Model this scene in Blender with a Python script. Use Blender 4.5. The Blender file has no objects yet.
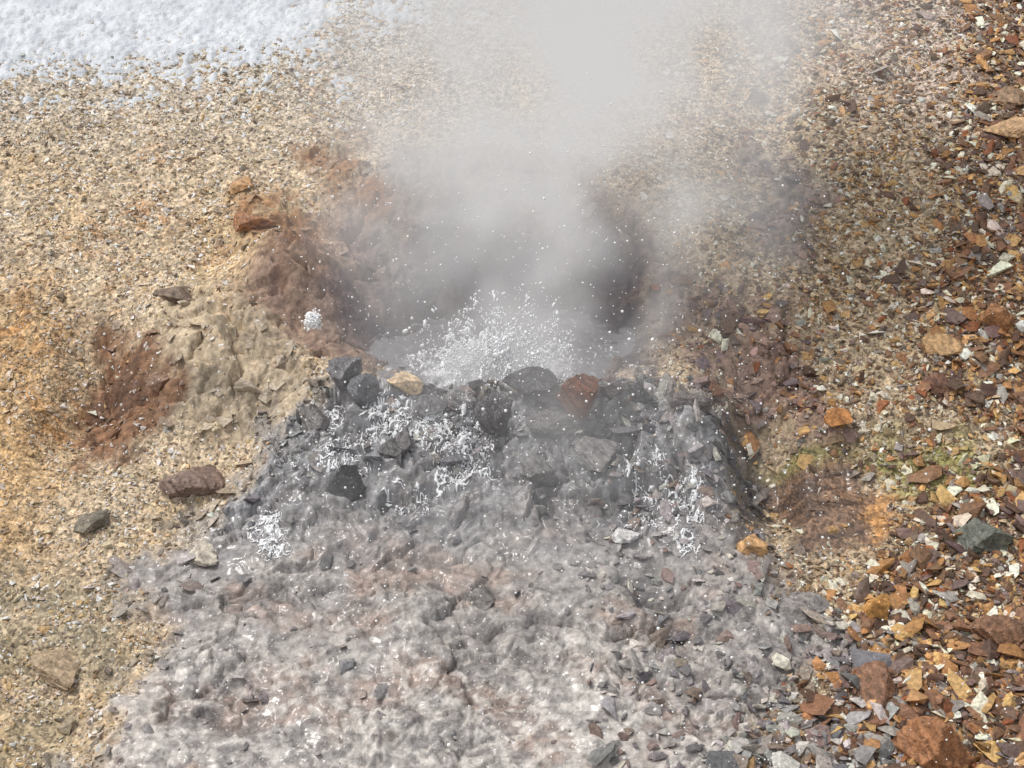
import bpy, bmesh, math, numpy as np
from mathutils import Vector
rng = np.random.default_rng(7)
S = bpy.context.scene

# ------------------------------------------------------------------ camera
PITCH = math.radians(32.0); DIST = 9.0; FPX = 2003.0
CAM = np.array([0.0, -DIST*math.cos(PITCH), DIST*math.sin(PITCH)])
cd = bpy.data.cameras.new("camera"); cam = bpy.data.objects.new("camera", cd)
S.collection.objects.link(cam); S.camera = cam
cam.location = CAM
cam.rotation_euler = (math.pi/2-PITCH, 0, 0)
cd.sensor_width = 36; cd.lens = 36*FPX/1024
cd.clip_end = 2000; cd.clip_start = 0.05

# ------------------------------------------------------------------ noise
def hsh(ix, iy, seed):
    h = (ix.astype(np.int64)*374761393 + iy.astype(np.int64)*668265263 + seed*1442695041) & 0xffffffff
    h = ((h ^ (h >> 13))*1274126177) & 0xffffffff
    h = ((h ^ (h >> 16))*2246822519) & 0xffffffff
    h = h ^ (h >> 15)
    return (h & 0xffffff)/float(0x1000000)
def perlin(x, y, seed):
    ix = np.floor(x); iy = np.floor(y); fx = x-ix; fy = y-iy
    u = fx*fx*fx*(fx*(fx*6-15)+10); v = fy*fy*fy*(fy*(fy*6-15)+10)
    def g(i, j):
        a = hsh(ix+i, iy+j, seed)*2*np.pi
        return np.cos(a)*(fx-i)+np.sin(a)*(fy-j)
    a = g(0,0); b = g(1,0); c = g(0,1); d = g(1,1)
    return (a+(b-a)*u + ((c+(d-c)*u)-(a+(b-a)*u))*v)*1.5
def fbm(x, y, sc, octv, seed, gain=0.5):
    r = 0; a = 1
    for o in range(octv):
        r = r + a*perlin(x*sc+o*17.3, y*sc-o*9.7, seed+o*31); sc *= 2.03; a *= gain
    return r
def cells(x, y, sc, seed):
    X = x*sc; Y = y*sc; ix = np.floor(X); iy = np.floor(Y)
    f1 = np.full(X.shape, 9.0); f2 = np.full(X.shape, 9.0)
    bx = np.zeros(X.shape); by = bx.copy(); dx = bx.copy(); dy = bx.copy()
    for i in (-1,0,1):
        for j in (-1,0,1):
            cx = ix+i; cy = iy+j
            ex = X-(cx+hsh(cx,cy,seed)); ey = Y-(cy+hsh(cx,cy,seed+5))
            d = ex*ex+ey*ey
            m = d < f1
            f2 = np.where(m, f1, np.minimum(f2, d))
            f1 = np.where(m, d, f1)
            bx = np.where(m, cx, bx); by = np.where(m, cy, by)
            dx = np.where(m, ex, dx); dy = np.where(m, ey, dy)
    return np.sqrt(f1), np.sqrt(f2), bx, by, dx, dy
def fract(x, y, sc, seed, tilt=1.3, groove=.35):
    f1, f2, bx, by, dx, dy = cells(x, y, sc, seed)
    h = (hsh(bx,by,seed+11)-.5) + tilt*(hsh(bx,by,seed+12)-.5)*dx + tilt*(hsh(bx,by,seed+13)-.5)*dy
    edge = np.clip((f2-f1)/0.10, 0, 1)
    return h - groove*(1-edge)
def ss(a, b, v):
    t = np.clip((v-a)/(b-a), 0, 1); return t*t*(3-2*t)

# ------------------------------------------------------------------ macro relief of the hillside
def gau(x, y, cx, cy, rx, ry, p=2):
    return np.exp(-(np.abs((x-cx)/rx)**p+np.abs((y-cy)/ry)**p))
def macro(x, y):
    x = np.asarray(x, float); y = np.asarray(y, float)
    b = 0.2*y + 0.30*ss(-1.0, 1.2, y)
    far = np.maximum(np.hypot(x, y)-8, 0)
    b = b + np.where(y > 0, 0.004*far**1.5, -0.0006*far**1.4)*0.6
    # mound of the lip
    prof = np.interp(y, [-3,-2.2,-1.5,-1.05,-0.8,-0.55,-0.38,-0.28,-0.12,0.1],
                        [0.0,0.03,0.06,0.07,0.12,0.19,0.215,0.19,0.10,0.0])
    acr = ss(-1.25, -0.75, x-0.25*np.minimum(y+.4,0))*(1-ss(0.75, 1.08, x+0.10*np.minimum(y+.4,0)))
    b = b + prof*acr
    # crater bowl
    wx = x + 0.12*perlin(x*2.1, y*2.1, 3); wy = y + 0.10*perlin(x*2.3+5, y*2.3, 4)
    rim = np.hypot((wx+0.02)/1.05, (wy-0.30)/0.75)
    b = b + 0.08*np.exp(-((rim-1.0)/0.28)**2)*ss(0.1,0.5,y)
    d = np.hypot((wx+0.02)/0.86, (wy-0.06)/0.66)
    t = ss(1.05, 0.34, d)*ss(-0.36,-0.24,y)
    b = b*(1-t) + 0.05*t
    # alcove up-left, hollow up-right
    b = b - 0.17*gau(x, y, -0.78, 0.70, 0.28, 0.30) + 0.08*gau(x,y,-1.02,0.35,0.2,0.15)
    b = b - 0.09*gau(x, y, 1.25, 1.35, 0.22, 0.32)
    # outcrop and gully left
    b = b + 0.20*gau(x, y, -1.28, 0.02, 0.38, 0.32, 2.6) - 0.12*gau(x, y, -1.86, -0.15, 0.17, 0.34, 3)
    b = b + 0.12*gau(x, y, -1.02, 0.34, 0.24, 0.18)
    # wet hollow and slab right
    b = b - 0.17*gau(x, y, 1.08, -0.52, 0.14, 0.28, 3) - 0.05*gau(x,y,1.42,-0.55,0.3,0.18,3)
    b = b + 0.05*gau(x, y, 1.1, 0.05, 0.3, 0.25) + 0.05*gau(x,y,1.55,-.28,.3,.10,3)
    return b

def site(px, py):
    """ground point (x, y) seen in the survey photo at (px, py): intersects the line of sight with the relief"""
    sx = (px-512)/FPX; t = (384-py)/FPX
    d = np.array([sx, math.cos(PITCH)+math.sin(PITCH)*t, -math.sin(PITCH)+math.cos(PITCH)*t])
    ks = np.arange(5.5, 22, 0.02)
    P = CAM+ks[:,None]*d
    below = P[:,2] < macro(P[:,0], P[:,1])
    i = int(np.argmax(below)) if below.any() else len(ks)-1
    return float(P[i,0]), float(P[i,1])
def spoly(pts): return [site(*p) for p in pts]
def sd(x, y, poly):
    dmin = np.full(x.shape, 1e9); ins = np.zeros(x.shape, bool)
    n = len(poly)
    for i in range(n):
        ax, ay = poly[i]; bx, by = poly[(i+1)%n]
        ex = bx-ax; ey = by-ay; L = ex*ex+ey*ey+1e-12
        t = np.clip(((x-ax)*ex+(y-ay)*ey)/L, 0, 1)
        dmin = np.minimum(dmin, (x-ax-t*ex)**2+(y-ay-t*ey)**2)
        if abs(ey) > 1e-9:
            c = ((ay > y) != (by > y)) & (x < ex*(y-ay)/ey+ax)
            ins ^= c
    r = np.sqrt(dmin)
    return np.where(ins, -r, r)

P_MOUND = spoly([(322,372),(420,386),(560,390),(640,383),(700,390),(728,430),(748,480),(752,540),(790,600),(842,660),(800,705),(735,768),(720,830),(50,830),(85,740),(150,650),(138,575),(200,525),(255,455),(290,410)])
P_CRAT  = spoly([(225,300),(250,255),(320,225),(390,150),(480,150),(590,165),(660,225),(680,290),(650,375),(380,382),(310,360)])
P_CORE  = spoly([(345,330),(380,260),(450,215),(540,210),(620,235),(655,290),(640,375),(400,382)])
P_OUTL  = spoly([(145,315),(190,288),(270,320),(325,365),(330,410),(280,445),(200,435),(150,400)])
P_GULLY = spoly([(98,330),(165,325),(168,385),(135,465),(78,470),(85,400)])
P_SLAB  = spoly([(752,465),(850,462),(892,500),(885,555),(800,548),(765,510)])
P_WET   = spoly([(715,405),(755,430),(775,530),(735,545)])
P_MAUVE = spoly([(665,300),(800,300),(835,400),(850,455),(745,450),(700,390)])
P_FIELD = spoly([(985,-40),(965,120),(945,220),(925,300),(935,400),(1010,425),(965,500),(880,560),(850,610),(845,660),(770,700),(720,790),(720,840),(1300,840),(1300,-40)])
P_SNOW  = spoly([(-400,-60),(450,-60),(425,0),(340,15),(300,55),(230,62),(150,72),(60,62),(-60,90),(-400,140)])
P_OCHRE = spoly([(-80,330),(30,290),(62,330),(75,450),(50,560),(-80,600)])
P_LOWL  = spoly([(-200,560),(60,570),(140,600),(150,660),(85,740),(50,830),(-200,830)])
P_RUST1 = spoly([(225,205),(290,200),(330,240),(280,265),(225,260),(235,250)])
P_RUST2 = spoly([(290,150),(360,135),(380,200),(330,210)])
P_YEL   = spoly([(850,458),(930,436),(1010,450),(990,495),(900,500)])
P_OUTR  = spoly([(740,150),(775,165),(830,190),(800,260),(760,250),(755,200)])
P_SPOTS = [site(*p)+(r,) for p,r in [((150,215),.16),((90,240),.12),((155,160),.09),((60,420),.2),((20,330),.2),((120,300),.08),((320,50),.12),((880,515),.16),((830,60),.12),((330,90),.1),((130,270),.08)]]

def masks(x, y):
    w = 0.10*fbm(x, y, 3.0, 4, 50) ; w2 = 0.05*fbm(x, y, 9.0, 3, 60)
    m = {}
    def reg(P, soft, warp=1.0): return ss(soft, -soft, sd(x, y, P)+warp*(w+w2))
    m['mound'] = reg(P_MOUND, 0.12, 1.3)
    m['crat'] = reg(P_CRAT, 0.14); m['core'] = reg(P_CORE, 0.20)
    m['outl'] = reg(P_OUTL, 0.08); m['gully'] = reg(P_GULLY, 0.08, 1.)
    m['slab'] = reg(P_SLAB, 0.05, .6); m['wet'] = reg(P_WET, 0.06, .4)
    m['mauve'] = reg(P_MAUVE, 0.10); m['field'] = reg(P_FIELD, 0.14, 1.3)
    m['snow'] = ss(0.3, -0.5, sd(x, y, P_SNOW)+w)
    m['ochre'] = reg(P_OCHRE, 0.25); m['lowl'] = reg(P_LOWL, 0.15)
    m['rust'] = np.maximum(reg(P_RUST1, 0.08), reg(P_RUST2, 0.08))
    m['yel'] = reg(P_YEL, 0.10); m['outr'] = reg(P_OUTR, 0.10)
    sp = 0*x; nn = ss(-.3,.4,fbm(x,y,11,3,71))
    for (cx,cy,r) in P_SPOTS:
        sp = np.maximum(sp, np.exp(-((x-cx)**2+(y-cy)**2)/r**2)*nn)
    m['spot'] = sp
    rk = np.maximum.reduce([m['mound'], .95*m['crat'], .85*m['outl'], .7*m['gully'], .7*m['mauve'], .9*m['rust'], .7*m['outr'], .35*m['wet']])
    rk = rk*(1-.9*m['slab'])
    m['rock'] = rk
    return m

def detail(x, y, m):
    R = m['rock']
    wx = x+0.07*fbm(x,y,4,3,81)+.35*y; wy = y+0.07*fbm(x,y,4,3,82)-.2*x
    up = np.maximum(ss(-1.15,-0.75,y), 1-m['mound'])
    # calmer, washed zones alternate with broken ones on the apron
    calm = .35+.75*ss(-.45,.45,fbm(x,y,1.5,3,131))
    rel = (.55+.45*up)*(up+(1-up)*calm)
    h = R*rel*(0.070*fract(wx*.6, wy*1.1, 2.7, 101)+0.048*fract(wx*.65, wy*1.25, 6.5, 102,1.8,.30))
    h = h + R*rel*(0.024*fract(wx*.7,wy*1.3,14,103,1.8,.35))
    h = h + R*0.012*fract(x,y,33,104,1.6)*ss(-.4,.3,fbm(x,y,4,2,105))*rel
    h = h + R*0.034*fbm(x+.3*y,y*1.3,2.6,6,110,.48)*(up+(1-up)*(.5+.6*calm))
    h = h + 0.022*fbm(x,y,1.7,3,120) + (1-R)*(0.010*fbm(x,y,9,3,121)+0.004*fbm(x,y,45,2,122))
    pool = ss(.62,.45,np.hypot((x+0.02)/0.86,(y-0.06)/0.66))
    return h*(1-.8*pool)
def height(x, y):
    x = np.asarray(x,float); y = np.asarray(y,float)
    m = masks(x, y); m['det'] = detail(x,y,m); return macro(x,y)+m['det'], m

# ------------------------------------------------------------------ colours
def L(r, g, b):
    c = np.array([r,g,b])/255.0
    return np.where(c <= .04045, c/12.92, ((c+.055)/1.055)**2.4)
def mixc(c, col, f): return c*(1-f[:,None])+col[None,:]*f[:,None]
def ground_color(x, y, m):
    n1 = fbm(x,y,1.3,4,201); n2 = fbm(x,y,5,4,202); n3 = fbm(x,y,22,3,203)
    c = np.tile(L(198,178,150),(len(x),1))
    c = mixc(c, L(190,180,166), ss(0.8,2.2,y)*(x<0)*0.9+0*x)
    c = mixc(c, L(184,164,136), ss(0.4,1.6,x))
    c = mixc(c, L(190,172,158), ss(1.2,2.2,x)*ss(0.8,2.0,y))
    c = mixc(c, L(202,168,116), .45*ss(0,.7,n1)*ss(.5,-.5,x)*ss(1.8,.8,y))
    c = mixc(c, L(192,156,108), .75*m['ochre'])
    c = mixc(c, L(138,128,106), .7*m['lowl']*ss(-.5,.4,n2+.3))
    c = mixc(c, L(116,94,76), .75*m['field'])
    c = mixc(c, L(180,128,76), .7*m['spot'])
    c = mixc(c, L(148,142,84), .9*m['yel'])
    c = mixc(c, L(138,112,102), .85*m['mauve']*ss(-.8,.2,n2+.2))
    c = mixc(c, L(144,126,120), .8*m['outr'])
    # crater: tan to mauve brown, redder to the left, throat darkened to paint in overhang shade
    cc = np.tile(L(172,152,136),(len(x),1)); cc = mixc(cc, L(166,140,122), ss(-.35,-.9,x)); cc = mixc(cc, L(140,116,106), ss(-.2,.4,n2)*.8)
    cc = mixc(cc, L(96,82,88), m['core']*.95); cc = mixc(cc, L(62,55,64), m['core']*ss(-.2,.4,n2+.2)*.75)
    c = c*(1-m['crat'][:,None])+cc*m['crat'][:,None]
    c = mixc(c, L(196,178,152), .85*m['outl']); c = mixc(c, L(146,134,118), .6*m['outl']*ss(-.1,.4,n2))
    c = mixc(c, L(162,116,76), .75*m['rust']*ss(-.3,.3,n2+.15)); c = mixc(c, L(124,90,68), .6*m['rust']*ss(0,.4,n3))
    c = mixc(c, L(136,98,72), .9*m['gully']); c = mixc(c, L(84,64,54), .65*m['gully']*ss(0,.4,n2))
    # mound: dark grey top, grey apron, pale crust at the foot
    mc = np.tile(L(144,143,145),(len(x),1))
    low = ss(-.75,-1.2,y+.15*n1)
    mc = mixc(mc, L(168,161,156), low)
    mc = mixc(mc, L(164,140,126), low*ss(-.05,.4,fbm(x+.4*y,y*1.3,2.4,4,209))*.7)
    mc = mixc(mc, L(106,105,108), ss(.1,.5,n2)*(1-.6*low))
    mc = mixc(mc, L(114,108,106), ss(.0,.45,fbm(x+.3*y,y*1.6,8,4,207))*.6)
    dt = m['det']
    mc = mixc(mc, L(82,77,76), ss(-.005,-.055,dt)*.6)  # occlusion shade painted into the low spots of the relief
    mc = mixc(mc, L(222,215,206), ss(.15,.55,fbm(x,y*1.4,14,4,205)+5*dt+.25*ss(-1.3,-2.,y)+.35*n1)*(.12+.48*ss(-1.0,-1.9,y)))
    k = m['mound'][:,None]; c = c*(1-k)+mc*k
    c = mixc(c, L(128,98,76), .95*m['slab']); c = mixc(c, L(80,62,52), .8*m['slab']*ss(0,.4,fbm(x*.6,y*2,6,3,215))); c = mixc(c, L(206,150,86), m['slab']*ss(1.42,1.58,x+.1*n2)*.9)
    c = mixc(c, L(146,142,80), m['slab']*ss(-.52,-.40,y+.05*n2)*.85)
    c = mixc(c, L(56,51,52), .9*m['wet'])
    c = c*(1+.20*n3[:,None])*(1+.12*n2[:,None])
    return np.clip(c, 0.01, .9)

# ------------------------------------------------------------------ mesh helper
def mesh_obj(name, V, F, mat, cols=None, extra=None, smooth=True):
    me = bpy.data.meshes.new(name); n = len(V); k = F.shape[1]; nf = len(F)
    me.vertices.add(n); me.vertices.foreach_set("co", np.ascontiguousarray(V, np.float32).ravel())
    me.loops.add(nf*k); me.loops.foreach_set("vertex_index", np.ascontiguousarray(F, np.int32).ravel())
    me.polygons.add(nf); me.polygons.foreach_set("loop_start", np.arange(0, nf*k, k, dtype=np.int32))
    me.polygons.foreach_set("use_smooth", np.full(nf, smooth))
    me.update(calc_edges=True)
    for nm, arr in (("col", cols), ("msk", extra)):
        if arr is not None:
            a = me.attributes.new(nm, 'FLOAT_COLOR', 'POINT')
            r = np.ones((n,4), np.float32); r[:,:3] = arr; a.data.foreach_set("color", r.ravel())
    me.materials.append(mat)
    ob = bpy.data.objects.new(name, me); S.collection.objects.link(ob)
    return ob

# ------------------------------------------------------------------ materials
class NT:
    def __init__(s, t): s.t = t
    def n(s, typ, props=None, **ins):
        nd = s.t.nodes.new(typ)
        for k,v in (props or {}).items(): setattr(nd,k,v)
        for k,v in ins.items():
            key = int(k[1:]) if k[0]=='i' and k[1:].isdigit() else k.replace('_',' ')
            if isinstance(v, bpy.types.NodeSocket): s.t.links.new(v, nd.inputs[key])
            else: nd.inputs[key].default_value = v
        return nd
def newmat(name):
    m = bpy.data.materials.new(name); m.use_nodes = True; m.node_tree.nodes.clear()
    return m, NT(m.node_tree)
def mathn(N, op, a, b=0.0, c=None):
    kw = dict(i0=a, i1=b)
    if c is not None: kw['i2'] = c
    return N.n('ShaderNodeMath', {'operation':op}, **kw).outputs[0]
def mixcol(N, f, a, b, mode='MIX'):
    nd = N.n('ShaderNodeMix', {'data_type':'RGBA','blend_type':mode})
    for i,v in ((0,f),(6,a),(7,b)):
        if isinstance(v, bpy.types.NodeSocket): N.t.links.new(v, nd.inputs[i])
        else: nd.inputs[i].default_value = v
    return nd.outputs[2]
def maprange(N, v, a, b, c, d):
    return N.n('ShaderNodeMapRange', None, i0=v, i1=a, i2=b, i3=c, i4=d).outputs[0]

def ground_material():
    m, N = newmat("ground_material")
    P = N.n('ShaderNodeNewGeometry').outputs['Position']
    col = N.n('ShaderNodeAttribute', {'attribute_name':'col'}).outputs['Color']
    mk = N.n('ShaderNodeAttribute', {'attribute_name':'msk'}).outputs['Color']
    sep = N.n('ShaderNodeSeparateColor', None, i0=mk); grav, wet, crust = sep.outputs
    v1 = N.n('ShaderNodeTexVoronoi', None, Vector=P, Scale=75.0)
    r1 = N.n('ShaderNodeSeparateColor', None, i0=v1.outputs['Color']).outputs
    mul = maprange(N, r1[0], 0.0, 1.0, .5, 1.5)
    gv = N.n('ShaderNodeCombineColor', None, i0=mul, i1=mul, i2=mul).outputs[0]
    c = mixcol(N, grav, col, mixcol(N, 1.0, col, gv, 'MULTIPLY'))
    n1 = N.n('ShaderNodeTexNoise', None, Vector=P, Scale=34.0, Detail=5.0, Roughness=.62).outputs['Fac']
    k = maprange(N, n1, .32, .68, .62, 1.42)
    kv = N.n('ShaderNodeCombineColor', None, i0=k, i1=k, i2=k).outputs[0]
    c = mixcol(N, 1.0, c, kv, 'MULTIPLY')
    n2 = N.n('ShaderNodeTexNoise', None, Vector=P, Scale=120.0, Detail=2.0, Roughness=.7).outputs['Fac']
    cr = mathn(N,'MULTIPLY', maprange(N, n2, .58, .66, 0, .65), crust)
    c = mixcol(N, cr, c, (.70,.68,.65,1))
    hb = mathn(N,'ADD', mathn(N,'MULTIPLY', v1.outputs['Distance'], mathn(N,'MULTIPLY',grav,-.5)), mathn(N,'MULTIPLY', n1, 1.5))
    bmp = N.n('ShaderNodeBump', None, Strength=.75, Distance=.011, Height=hb).outputs[0]
    rough = maprange(N, wet, 0, 1, .88, .32)
    rough = mathn(N,'ADD', rough, mathn(N,'MULTIPLY', mathn(N,'SUBTRACT', n1, .5), .5))
    b = N.n('ShaderNodeBsdfPrincipled', None, Base_Color=c, Roughness=rough, Normal=bmp)
    N.t.links.new(mathn(N,'MULTIPLY',wet,.9), b.inputs['Coat Weight'])
    b.inputs['Coat Roughness'].default_value = .14; b.inputs['Coat IOR'].default_value = 1.4
    N.n('ShaderNodeOutputMaterial', None, Surface=b.outputs[0])
    return m
def stone_material(name, rough=.75, var=.45, scale=60.):
    m, N = newmat(name)
    P = N.n('ShaderNodeNewGeometry').outputs['Position']
    col = N.n('ShaderNodeAttribute', {'attribute_name':'col'}).outputs['Color']
    n1 = N.n('ShaderNodeTexNoise', None, Vector=P, Scale=scale, Detail=4.0, Roughness=.65).outputs['Fac']
    k = maprange(N, n1, .3, .7, 1-var, 1+var)
    kv = N.n('ShaderNodeCombineColor', None, i0=k, i1=k, i2=k).outputs[0]
    c = mixcol(N, 1.0, col, kv, 'MULTIPLY')
    bmp = N.n('ShaderNodeBump', None, Strength=.7, Distance=.01, Height=n1).outputs[0]
    b = N.n('ShaderNodeBsdfPrincipled', None, Base_Color=c, Roughness=rough, Normal=bmp)
    N.n('ShaderNodeOutputMaterial', None, Surface=b.outputs[0])
    return m
M_GROUND = ground_material()
M_STONE = stone_material("stone_material", rough=.58)
M_WETST = stone_material("wet_stone_material", rough=.25)

# ------------------------------------------------------------------ terrain sheet
def axis(lo, hi, step, far, n=45):
    core = np.arange(lo, hi+1e-6, step)
    g = np.geomspace(step*2, far, n)
    return np.concatenate([lo-g[::-1], core, hi+g])
xs = axis(-3.1, 3.1, 0.0064, 120); ys = axis(-2.3, 3.2, 0.0070, 120)
X, Y = np.meshgrid(xs, ys); x = X.ravel(); y = Y.ravel()
Hh, MK = height(x, y)
V = np.stack([x, y, Hh], 1)
nx, ny = len(xs), len(ys)
I = (np.arange(ny-1)[:,None]*nx+np.arange(nx-1)[None,:]).ravel()
F = np.stack([I, I+1, I+nx+1, I+nx], 1)
gr = 1-np.clip(MK['rock']*1.05,0,1)
wet = np.clip(.45*MK['mound']*ss(-1.5,-.5,y)+.70*MK['mound']*(.5+.5*ss(-.4,.4,fbm(x,y,3,3,230)))+.4*MK['core']+.7*MK['slab']+MK['wet'],0,1)
cr = MK['mound']*(.22+.5*ss(-.9,-1.9,y))+.2*MK['outl']
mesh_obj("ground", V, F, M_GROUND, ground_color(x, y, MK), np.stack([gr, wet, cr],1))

# ------------------------------------------------------------------ snow
m, N = newmat("snow_material")
P = N.n('ShaderNodeNewGeometry').outputs['Position']
n1 = N.n('ShaderNodeTexNoise', None, Vector=P, Scale=70.0, Detail=5.0).outputs['Fac']
n0 = N.n('ShaderNodeTexNoise', None, Vector=P, Scale=9.0, Detail=5.0).outputs['Fac']
sc_ = mixcol(N, maprange(N,n0,.35,.65,0,1), (.60,.63,.67,1), (.76,.79,.82,1))
bmp = N.n('ShaderNodeBump', None, Strength=.7, Distance=.012, Height=n1).outputs[0]
b = N.n('ShaderNodeBsdfPrincipled', None, Base_Color=sc_, Roughness=.7, Normal=bmp)
N.n('ShaderNodeOutputMaterial', None, Surface=b.outputs[0]); M_SNOW = m
sxs = axis(-3.3, -0.3, .010, 12, 20); sxs = sxs[sxs < 0.4]; sys_ = np.arange(1.3, 3.6, 0.012)
sys_ = np.concatenate([sys_, np.geomspace(3.65, 14, 60)])
X, Y = np.meshgrid(sxs, sys_); sx = X.ravel(); sy = Y.ravel()
sh, smk = height(sx, sy)
cov = ss(.68,-.62, sd(sx, sy, P_SNOW))
cov = np.where(sy > 3.4, ss(.6,-.6,sx+.3), cov)
th = 0.026*(cov*2.0-.84+.6*fbm(sx,sy*1.6,4,3,301)+1.0*fbm(sx,sy*1.5,26,3,302))
th = np.clip(th, -.05, .012+0.3*np.maximum(th,0))
Vs = np.stack([sx,sy,sh+th-.002],1)
nx2, ny2 = len(sxs), len(sys_)
I = (np.arange(ny2-1)[:,None]*nx2+np.arange(nx2-1)[None,:]).ravel()
Fs = np.stack([I, I+1, I+nx2+1, I+nx2], 1)
Fs = Fs[(th[Fs] > -.012).any(1)]
mesh_obj("snow_patch", Vs, Fs, M_SNOW)

# ------------------------------------------------------------------ stones
def hull_template(npts, flat, seed):
    r = np.random.default_rng(seed)
    p = r.normal(size=(npts,3)); p /= np.linalg.norm(p,axis=1)[:,None]
    p *= r.uniform(.75,1.1,(npts,1)); p[:,2] *= flat; p[:,1] *= r.uniform(.6,1.)
    bm = bmesh.new()
    for q in p: bm.verts.new(q)
    o = bmesh.ops.convex_hull(bm, input=bm.verts[:])
    bmesh.ops.delete(bm, geom=[v for v in bm.verts if not v.link_faces], context='VERTS')
    bmesh.ops.triangulate(bm, faces=bm.faces[:])
    bm.normal_update(); bm.verts.index_update()
    v = np.array([q.co[:] for q in bm.verts]); f = np.array([[q.index for q in fc.verts] for fc in bm.faces])
    bm.free(); return v, f
T_TINY = [hull_template(8, .45, 10+i) for i in range(10)]
T_SHARD = [hull_template(9+(i%3)*2, .20+.08*(i%4), 50+i) for i in range(16)]
def scatter(name, templ, px, py, size, colors, mat, tilt=.35, sink=.15, lift=None):
    z, mk = height(px, py); e = .02
    zx,_ = height(px+e, py); zy,_ = height(px, py+e)
    nrm = np.stack([-(zx-z)/e*.7, -(zy-z)/e*.7, np.ones_like(z)],1)
    nrm += rng.normal(0, tilt, nrm.shape)*np.array([1,1,.2]); nrm[:,2] = np.maximum(nrm[:,2], .15)
    nrm /= np.linalg.norm(nrm,axis=1)[:,None]
    a = rng.uniform(0, 2*np.pi, len(px)); t = np.stack([np.cos(a), np.sin(a), 0*a],1)
    t -= nrm*(t*nrm).sum(1)[:,None]; t /= np.linalg.norm(t,axis=1)[:,None]
    bt = np.cross(nrm, t); R = np.stack([t,bt,nrm],2)
    sc = size[:,None]*np.stack([rng.uniform(.8,1.4,len(px)), rng.uniform(.65,1.1,len(px)), rng.uniform(.6,1.15,len(px))],1)
    pos = np.stack([px,py,z+size*sink+(lift if lift is not None else 0)],1)
    which = rng.integers(0, len(templ), len(px))
    Vs=[];Fs=[];Cs=[];off=0
    for k,(tv,tf) in enumerate(templ):
        s = which==k; n = s.sum()
        if n==0: continue
        loc = tv[None]*sc[s][:,None,:]
        w = np.einsum('nij,nvj->nvi', R[s], loc)+pos[s][:,None,:]
        Vs.append(w.reshape(-1,3))
        Fs.append((tf[None]+ (off+np.arange(n)*len(tv))[:,None,None]).reshape(-1,3))
        Cs.append(np.repeat(colors[s], len(tv), axis=0)); off += n*len(tv)
    return mesh_obj(name, np.concatenate(Vs), np.concatenate(Fs), mat, np.concatenate(Cs), smooth=False)
def palette(cols, w, n, jit=.18):
    cols = np.array([L(*c) for c in cols]); w = np.array(w,float); w/=w.sum()
    c = cols[rng.choice(len(cols), n, p=w)]
    return np.clip(c*rng.uniform(1-jit,1+jit,(n,1))*rng.uniform(.94,1.06,(n,3)), .01, .88)

# fine gravel (all open ground)
n = 300000
px = rng.uniform(-3.1,3.1,n); py = rng.uniform(-2.3,3.2,n)
mk = masks(px,py)
p = (1-np.clip(mk['rock']*1.08,0,1))*(1-.95*mk['slab'])*(1-.9*mk['wet'])
p *= .40+.60*ss(-.5,.4,fbm(px,py,4,3,400))
p *= 1-.5*mk['snow']
k = rng.uniform(size=n) < p*.62
px,py = px[k],py[k]; mk = {a:b[k] for a,b in mk.items()}; n = len(px)
c = palette([(250,246,236),(214,196,168),(200,166,114),(140,112,88),(166,156,148),(80,68,58)],[3.4,3.2,1.5,1.8,1.2,1.6],n)
cr_ = palette([(246,238,218),(206,182,146),(198,154,98),(132,102,78),(154,140,130),(88,70,58)],[2.5,2.5,1.9,2.6,1.3,1.8],n)
right = (ss(.4,1.0,px)>rng.uniform(size=n)); c[right] = cr_[right]
gc = ground_color(px,py,{**mk,'det':0*px}); f = .20+.32*mk['ochre']+.45*mk['yel']; c = c*(1-f[:,None])+gc*f[:,None]
size = rng.lognormal(math.log(.0082), .42, n)
size *= 1+.5*ss(.6,1.4,px)
scatter("gravel", T_TINY, px, py, size, c, M_STONE, tilt=.45)

# medium shards: right-hand field and mauve apron
n = 90000
px = rng.uniform(.3,3.1,n); py = rng.uniform(-2.3,3.2,n); mk = masks(px,py)
p = mk['field']*.55+.07*ss(.9,1.6,px)*(1-mk['rock'])+.18*mk['mauve']+.08*mk['yel']+.06*mk['mound']+.1*mk['outr']
p *= 1-.95*mk['slab']; k = rng.uniform(size=n) < p
px,py = px[k],py[k]; n=len(px); mk = {a:b[k] for a,b in mk.items()}
c = palette([(136,100,74),(100,76,60),(204,162,106),(240,228,204),(156,148,140),(124,102,94),(170,124,78),(146,88,52)],[3.4,2.8,2.1,1.7,1.2,1.3,1.8,.6],n,.28)
g2 = palette([(166,160,156),(120,116,116),(206,198,188),(138,120,110)],[3,3,1.2,1.5],n)
s = (ss(-1.55,-2.0,py)*ss(1.75,1.2,px)*.8 > rng.uniform(size=n)) | (rng.uniform(size=n) < mk['mound']); c[s]=g2[s]
s = rng.uniform(size=n) < np.maximum(.6*mk['mauve'],.9*mk['outr']); g3 = palette([(142,116,108),(116,102,102),(166,138,124)],[3,2,2],n); c[s]=g3[s]
size = np.clip(rng.lognormal(math.log(.0180), .52, n), .008, .08)
size *= 1-.2*ss(.0,1.5,py)+.3*ss(-.9,-2,py)
scatter("stone_rubble", T_SHARD, px, py, size, c, M_STONE, tilt=.35, sink=.2)

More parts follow.
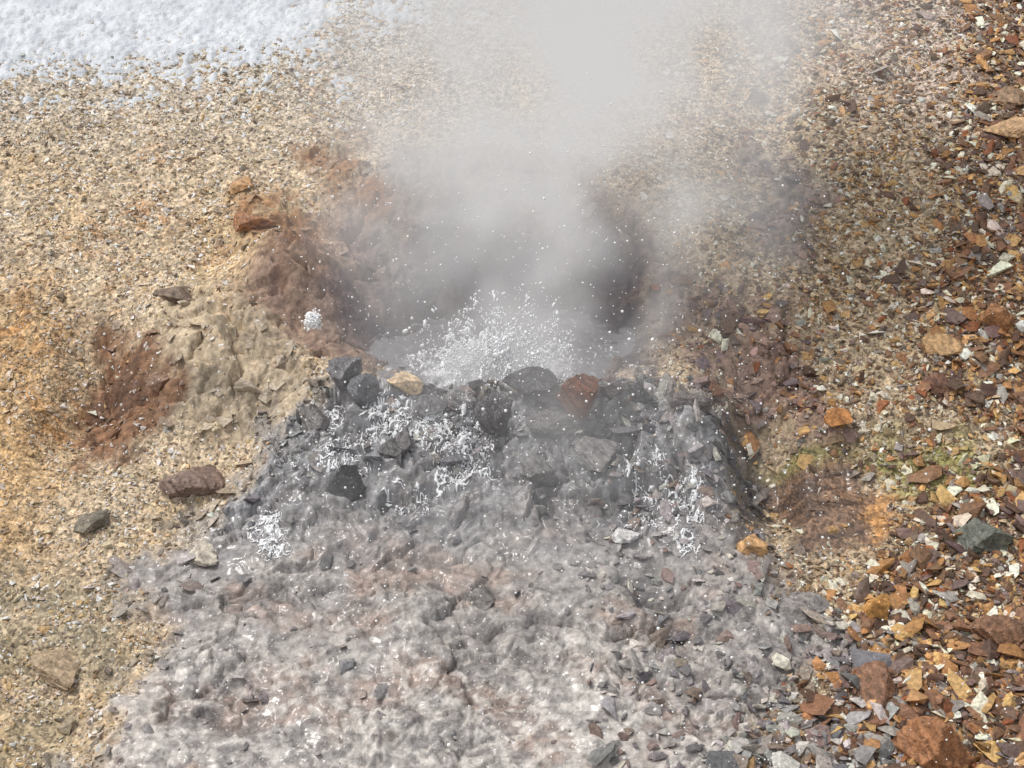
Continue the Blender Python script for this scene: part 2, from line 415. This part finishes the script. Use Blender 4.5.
# shards on rocky parts: mound and crater
n = 20000
px = rng.uniform(-2.3,1.3,n); py = rng.uniform(-2.3,1.4,n); mk = masks(px,py)
edge = mk['mound']*(1-mk['mound'])*4
p = mk['mound']*(.03+.6*ss(-.95,-.6,py)*ss(.3,.6,fbm(px,py,3,2,410)+.55)) + .18*mk['outl']+.1*mk['crat']*ss(.3,.6,py)+.15*mk['rust']+.35*edge+.12*mk['gully']
k = rng.uniform(size=n) < p; px,py=px[k],py[k]; n=len(px); mk = {a:b[k] for a,b in mk.items()}
c = palette([(142,140,141),(106,105,108),(184,178,172),(80,79,82),(152,136,126)],[3,3,1.8,1.3,1.2],n)
gc = ground_color(px,py,{**mk,'det':0*px}); f=.3+.5*(1-mk['mound']); c = c*(1-f[:,None])+gc*f[:,None]
size = np.clip(rng.lognormal(math.log(.018), .60, n), .007, .08)
scatter("rock_fragments", T_SHARD, px, py, size, c, M_WETST, tilt=.4, sink=.12)

# ------------------------------------------------------------------ individual boulders
def boulder(name, ppx, ppy, wpx, hpx, col, seed, mat=M_STONE, rise=.15, yaw=None):
    x0,y0 = site(ppx,ppy)
    z0 = float(height(np.array([x0]),np.array([y0]))[0][0])
    k = math.dist((x0,y0,z0), tuple(CAM))
    r = wpx/2*k/FPX; rz = hpx/2*k/FPX/.9
    rg = np.random.default_rng(seed)
    bm = bmesh.new(); bmesh.ops.create_icosphere(bm, subdivisions=5, radius=1)
    v = np.array([q.co[:] for q in bm.verts]); f = np.array([[q.index for q in fc.verts] for fc in bm.faces]); bm.free()
    nn = rg.normal(size=(11,3)); nn/=np.linalg.norm(nn,axis=1)[:,None]; dd = rg.uniform(.5,.9,11)
    dt = v@nn.T; q = np.where(dt>.05, dd/np.maximum(dt,.05), 9).min(1); q = np.minimum(q,1.2)
    nz = fbm(v[:,0]*1.+v[:,2]*.7+seed, v[:,1]-v[:,2]*.6, 2.5, 5, seed,.6)
    q *= 1+.10*nz
    v = v*q[:,None]*np.array([r, r*rg.uniform(.7,.95), max(rz, r*.3)])
    a = rg.uniform(-.4,.4) if yaw is None else yaw; ca,sa = math.cos(a),math.sin(a)
    ti = rg.uniform(-.2,.2)
    v = np.stack([v[:,0]*ca-v[:,1]*sa, v[:,0]*sa+v[:,1]*ca, v[:,2]+v[:,0]*ti],1)
    base = L(*col); n2 = fbm(v[:,0]+v[:,2],v[:,1]-v[:,2],30,3,seed+3)
    cols = np.clip(base[None,:]*(1+.45*n2[:,None]),.01,.8)
    ob = mesh_obj(name, v, f, mat, cols, smooth=False)
    ob.location = (x0,y0,z0+max(rz,r*.3)*rise)
    return ob
BL = [("brown_boulder",577,412,54,40,(104,58,32),1,M_WETST,1.0),
 ("dark_rock",530,396,46,26,(72,70,74),2,M_WETST,.9),("dark_rock",345,388,42,34,(112,110,112),3,M_WETST,.5),
 ("tan_rock",405,392,30,18,(206,180,146),4,M_STONE,.6),("dark_rock",345,492,42,34,(86,86,86),44,M_WETST,.4),
 ("pale_flat_rock",622,538,30,9,(228,224,220),6,M_STONE,.7),("brown_rock",187,484,62,26,(132,110,98),7,M_STONE),
 ("orange_rock",748,555,34,20,(204,160,110),8,M_STONE,.5),("orange_rock",838,427,24,16,(184,128,76),9,M_STONE,.4),
 ("brown_boulder",936,762,74,56,(160,112,76),10,M_STONE,.3),("brown_rock",58,674,58,20,(176,154,126),11,M_STONE),
 ("brown_rock",180,290,46,16,(124,106,92),12,M_STONE),("dark_rock",368,400,34,26,(104,104,108),13,M_WETST,.4),
 ("dark_rock",428,402,34,24,(118,116,118),14,M_WETST,.5),("dark_rock",636,396,22,22,(98,94,96),15,M_WETST,.7),
 ("dark_rock",500,414,44,30,(80,77,79),16,M_WETST),("dark_rock",612,406,26,20,(98,92,90),17,M_WETST,.7),
 ("orange_rock",880,616,30,34,(204,152,88),18,M_STONE,.4),("brown_rock",1000,640,50,30,(128,94,70),19,M_STONE),
 ("grey_rock",90,526,44,18,(128,120,106),20,M_STONE,.0),("grey_rock",978,545,74,36,(108,110,100),21,M_STONE),
 ("brown_rock",940,345,46,24,(190,154,110),22,M_STONE),("brown_rock",995,330,30,34,(164,118,80),23,M_STONE),
 ("brown_rock",938,395,30,24,(124,90,72),24,M_STONE),("tan_rock",205,558,40,12,(190,180,164),25,M_STONE,.0),
 ("dark_rock",480,600,34,16,(120,114,110),26,M_WETST),("orange_rock",250,234,46,18,(158,112,78),27,M_STONE),
 ("orange_rock",240,190,30,12,(186,146,104),28,M_STONE),("grey_rock",460,399,30,24,(134,130,130),29,M_WETST,.4),
 ("brown_rock",1010,100,40,22,(150,122,96),30,M_STONE),("brown_rock",1005,130,44,22,(200,164,124),31,M_STONE),
 ("brown_rock",880,690,50,30,(138,102,78),32,M_STONE),("grey_rock",800,610,50,18,(142,136,132),33,M_STONE),
 ("dark_rock",555,425,56,22,(92,87,87),34,M_WETST,.0),("dark_rock",400,455,44,28,(112,108,108),35,M_WETST),
 ("dark_rock",310,415,40,26,(110,106,104),36,M_WETST),("grey_rock",600,455,50,24,(132,128,126),37,M_WETST),
 ("grey_rock",540,470,44,22,(124,120,120),38,M_WETST),("dark_rock",690,405,40,24,(110,102,100),39,M_WETST)]
for b_ in BL: boulder(*b_)

# ------------------------------------------------------------------ spring water, boiling splash, trickles
m, N = newmat("spring_water_material")
P = N.n('ShaderNodeNewGeometry').outputs['Position']
n1 = N.n('ShaderNodeTexNoise', None, Vector=P, Scale=26.0, Detail=6.0, Roughness=.6).outputs['Fac']
at = N.n('ShaderNodeAttribute', {'attribute_name':'col'}).outputs['Fac']
ff = maprange(N, mathn(N,'ADD', n1, at), .58, .85, 0, 1)
c = mixcol(N, ff, (.22,.21,.22,1), (.95,.96,.97,1))
bmp = N.n('ShaderNodeBump', None, Strength=.4, Distance=.012, Height=n1).outputs[0]
b = N.n('ShaderNodeBsdfPrincipled', None, Base_Color=c, Roughness=maprange(N,ff,0,1,.12,.5), Normal=bmp)
N.n('ShaderNodeOutputMaterial', None, Surface=b.outputs[0]); M_POOL = m
gx = np.arange(-.85,.85,.006); gy = np.arange(-.42,.7,.006)
X,Y = np.meshgrid(gx,gy); wx=X.ravel(); wy=Y.ravel()
bo = np.exp(-((wx+.06)/.25)**2-((wy+.15)/.13)**2)
zz = .110+.018*fbm(wx,wy,7,4,500)+bo*(.13+.13*np.abs(fbm(wx,wy,12,5,501,.6)))
zz = np.where(wy<-.28, zz-(-.28-wy)*1.6, zz)
I = (np.arange(len(gy)-1)[:,None]*len(gx)+np.arange(len(gx)-1)[None,:]).ravel()
mesh_obj("spring_water", np.stack([wx,wy,zz],1), np.stack([I,I+1,I+len(gx)+1,I+len(gx)],1), M_POOL, np.stack([bo*.9]*3,1))

def white_mat(name, rough):
    m, N = newmat(name)
    b = N.n('ShaderNodeBsdfPrincipled', None, Base_Color=(.96,.97,.98,1), Roughness=rough)
    N.n('ShaderNodeOutputMaterial', None, Surface=b.outputs[0]); return m
M_WHITE = white_mat("white_water_material", .2)
M_GLINT = white_mat("glint_water_material", .06)  # opaque white: glints on the running water put into base colour
M_FL = white_mat("snowflake_material", .8)
def ico(sub=1):
    bm = bmesh.new(); bmesh.ops.create_icosphere(bm, subdivisions=sub, radius=1)
    v = np.array([q.co[:] for q in bm.verts]); f = np.array([[q.index for q in fc.verts] for fc in bm.faces]); bm.free(); return v,f
IV, IF = ico(1)
def drops(name, pos, rad, dirs=None, stretch=None, mat=M_WHITE):
    n = len(pos); base = IV[None]*rad[:,None,None]
    if dirs is not None:
        comp = (base*dirs[:,None,:]).sum(2,keepdims=True)
        base = base+comp*dirs[:,None,:]*(stretch[:,None,None]-1)
    v = (base+pos[:,None,:]).reshape(-1,3)
    f = (IF[None]+(np.arange(n)*len(IV))[:,None,None]).reshape(-1,3)
    return mesh_obj(name, v, f, mat, smooth=True)
Ps=[];Ds=[]
for j in range(330):
    ox = rng.normal(-.06,.14); oy = rng.normal(-.18,.04); vz = min(rng.gamma(4,.22),1.75); vx,vy = rng.normal(0,.25,2)
    T = 2*vz/9.8*2.2; k = rng.integers(5,22)
    t = rng.uniform(0,T,k); w = rng.normal(0,.008,(k,3))
    Ps.append(np.stack([ox+vx*t, oy+vy*t, .22+vz*t-4.9/2.2*t*t],1)+w); Ds.append(np.stack([vx+0*t,vy+0*t,vz-9.8/2.2*t],1))
Ps=np.concatenate(Ps); Ds=np.concatenate(Ds); Ds/=np.linalg.norm(Ds,axis=1)[:,None]
drops("splash", Ps, rng.lognormal(math.log(.0028),.5,len(Ps)), Ds, rng.uniform(1,3.2,len(Ps)))

def trickle(pxc, pyc, wpx, hpx, ns, seed):
    rg = np.random.default_rng(seed); V=[]
    heads = [(pxc+rg.normal(0,wpx/3), pyc-hpx/2) for _ in range(max(2,int(wpx/10)))]
    for s in range(ns):
        hx,hy = heads[rg.integers(len(heads))]; u = rg.uniform(0,1)**1.2
        x0,y0 = site(hx+rg.normal(0,3+10*u), hy+u*hpx)
        n = rg.integers(4,11); st = .0065
        xx=[x0];yy=[y0]; a=-math.pi/2+rg.normal(0,1.0)
        for i in range(n):
            a = a*.85+(-math.pi/2)*.15+rg.normal(0,.75)
            xx.append(xx[-1]+st*math.cos(a)); yy.append(yy[-1]+st*math.sin(a))
        V.append((np.array(xx),np.array(yy), rg.lognormal(math.log(.0024),.45)))
    return V
ALL=[]
for t in [(462,445,44,75,240,1),(440,420,40,40,90,2),(385,425,60,45,150,3),(335,462,40,30,60,4),(280,535,28,46,90,5),(668,497,44,60,130,6),(685,545,16,20,24,7),(478,470,40,40,90,8),(650,470,40,40,30,9),(400,500,40,30,20,11)]:
    ALL += trickle(*t)
lens=[len(a[0]) for a in ALL]; ax=np.concatenate([a[0] for a in ALL]); ay=np.concatenate([a[1] for a in ALL])
az,_=height(ax,ay); o=0; V=[];F=[];off=0; dp=[]
for (a,l) in zip(ALL,lens):
    p = np.stack([ax[o:o+l],ay[o:o+l],az[o:o+l]+.003],1); o+=l
    dp.append(p[::4]+rng.normal(0,.012,p[::4].shape)+[0,0,.008])
    zc = np.median(p[:,2]); p[:,2] = np.clip(p[:,2], zc-.025, zc+.025)
    d = np.gradient(p,axis=0); d/=np.linalg.norm(d,axis=1)[:,None]+1e-9
    s = np.cross(d,[0,0,1.]); s/=np.linalg.norm(s,axis=1)[:,None]+1e-9; u=np.cross(s,d)
    rr = a[2]*np.interp(np.arange(l),[0,l*.3,l-1],[.2,1,.2])[:,None]*rng.uniform(.4,1.8,(l,1))
    ring=[p+s*rr*math.cos(t)*1.7+u*rr*math.sin(t) for t in np.linspace(0,2*math.pi,6)[:-1]]
    v=np.stack(ring,1).reshape(-1,3); V.append(v)
    i=np.arange(l-1)[:,None]*5; q=np.arange(5)[None,:]; q2=(q+1)%5
    F.append((np.stack([i+q,i+q2,i+5+q2,i+5+q],2).reshape(-1,4))+off); off+=len(v)
mesh_obj("water_trickle", np.concatenate(V), np.concatenate(F), M_GLINT)
dp=np.concatenate(dp); drops("water_droplets", dp, rng.lognormal(math.log(.0021),.5,len(dp)), mat=M_GLINT)

# ------------------------------------------------------------------ snowflakes in the air
n=5500
fx = rng.normal(0,1.0,n); fy = rng.uniform(-4.2,.9,n); fz = macro(fx,fy)+rng.uniform(.03,1.5,n)
rad = np.clip(rng.lognormal(math.log(.0024),.42,n),.001,.0075)
FP = np.stack([fx,fy,fz],1)
cl = np.array([-.815,-.54,.645])+rng.normal(0,.015,(500,3))
FP = np.concatenate([FP,cl]); rad = np.concatenate([rad, rng.uniform(.003,.006,500)])
drops("snowflakes", FP, rad, mat=M_FL)

# ------------------------------------------------------------------ steam (volume grid)
m, N = newmat("steam_material")
den = N.n('ShaderNodeVolumeInfo').outputs['Density']
va = N.n('ShaderNodeVolumeAbsorption',None,Color=(0,0,0,1),Density=den)
em = N.n('ShaderNodeEmission',None,Color=(1.0,.98,.972,1),Strength=mathn(N,'MULTIPLY',den,.66))  # steam glows by itself, standing in for multiply scattered daylight
ad = N.n('ShaderNodeAddShader',None,i0=va.outputs[0],i1=em.outputs[0])
N.n('ShaderNodeOutputMaterial', None, Volume=ad.outputs[0]); M_STEAM = m
try: m.cycles.volume_step_rate = 3.0
except Exception as e: print("step", e)
ng = bpy.data.node_groups.new("steam_nodes",'GeometryNodeTree')
ng.interface.new_socket("Geometry", in_out='OUTPUT', socket_type='NodeSocketGeometry')
G = NT(ng)
pos = G.n('GeometryNodeInputPosition').outputs[0]
def vm(op,a,b=None,sc=None):
    kw={'i0':a}
    if b is not None: kw['i1']=b
    nd = G.n('ShaderNodeVectorMath',{'operation':op},**kw)
    if sc is not None: nd.inputs['Scale'].default_value=sc
    return nd
wn = G.n('ShaderNodeTexNoise',None,Vector=pos,Scale=2.2,Detail=2.0).outputs['Color']
off = vm('SCALE', vm('SUBTRACT',wn,(.5,.5,.5)).outputs[0], sc=.55).outputs[0]
wp = vm('ADD',pos,off).outputs[0]
# (centre, radii, density)
BLOBS = [((0.05,0.14,0.26),(.55,.22,.16),1.9), ((0.0,.40,.60),(.45,.36,.32),.8), ((.14,.40,.88),(.24,.30,.42),3.2), ((.36,.55,1.22),(.22,.24,.26),7.0),
 ((.10,.8,1.7),(.70,.5,.50),2.6), ((.85,.9,1.5),(.48,.5,.55),1.7), ((1.25,1.0,2.1),(.45,.5,.6),1.7), ((-.30,.5,.9),(.40,.4,.45),1.7),
 ((.15,-.62,.34),(.55,.34,.16),.70), ((.0,-1.2,.15),(1.1,.6,.22),.20), ((-.6,.3,.6),(.4,.4,.3),.4),((.75,.2,.75),(.35,.4,.35),1.1)]
def blob(src,cc,rr,am):
    q = vm('MULTIPLY', vm('SUBTRACT',src,cc).outputs[0], tuple(1/r for r in rr)).outputs[0]
    d2 = vm('DOT_PRODUCT',q,q).outputs['Value']
    return mathn(G,'MULTIPLY', mathn(G,'EXPONENT', mathn(G,'MULTIPLY',d2,-1.0)), am)
tot=None
for cc,rr,am in BLOBS:
    e = blob(wp,cc,rr,am)
    tot = e if tot is None else mathn(G,'ADD',tot,e)
# spray puff right over the boiling mouth
tot = mathn(G,'ADD',tot, blob(pos,(-.06,-.17,.25),(.26,.09,.11),6.))
nz = G.n('ShaderNodeTexNoise',None,Vector=wp,Scale=3.0,Detail=4.0,Roughness=.5).outputs['Fac']
nf = G.n('ShaderNodeMapRange',None,i0=nz,i1=.36,i2=.68,i3=.14,i4=2.2).outputs[0]
den = mathn(G,'MULTIPLY',tot,nf)
den = mathn(G,'MAXIMUM', mathn(G,'SUBTRACT',den,.03), 0.0)
vc = G.n('GeometryNodeVolumeCube',None,Density=den,Min=(-1.8,-2.0,-.5),Max=(2.3,2.3,3.0))
vc.inputs['Resolution X'].default_value=84; vc.inputs['Resolution Y'].default_value=84; vc.inputs['Resolution Z'].default_value=72
sm = G.n('GeometryNodeSetMaterial',None,Geometry=vc.outputs[0]); sm.inputs['Material'].default_value=M_STEAM
go = ng.nodes.new('NodeGroupOutput'); ng.links.new(sm.outputs[0], go.inputs[0])
me = bpy.data.meshes.new("steam"); st = bpy.data.objects.new("steam", me); S.collection.objects.link(st)
me.materials.append(M_STEAM)
md = st.modifiers.new("steam",'NODES'); md.node_group = ng

# ------------------------------------------------------------------ light
w = bpy.data.worlds.new("World"); S.world = w; w.use_nodes = True
W = NT(w.node_tree); w.node_tree.nodes.clear()
AZ = math.radians(-80); el = math.radians(64)     # clockwise from +Y: high light from the left
sky = W.n('ShaderNodeTexSky',{'sky_type':'NISHITA','sun_disc':False,'sun_elevation':el,'sun_rotation':AZ,'dust_density':3.0})
hs = W.n('ShaderNodeHueSaturation',None,Saturation=.22,Color=sky.outputs[0])
bg = W.n('ShaderNodeBackground',None,Color=hs.outputs[0],Strength=.15)
W.n('ShaderNodeOutputWorld',None,Surface=bg.outputs[0])
sl = bpy.data.lights.new("sun",'SUN'); sl.energy=1.5; sl.angle=math.radians(12); sl.color=(1,.96,.9)
so = bpy.data.objects.new("sun",sl); S.collection.objects.link(so)
dv = Vector((math.sin(AZ)*math.cos(el), math.cos(AZ)*math.cos(el), math.sin(el)))
so.rotation_euler = dv.to_track_quat('Z','Y').to_euler()
S.view_settings.view_transform='Standard'; S.view_settings.look='None'; S.view_settings.exposure=0
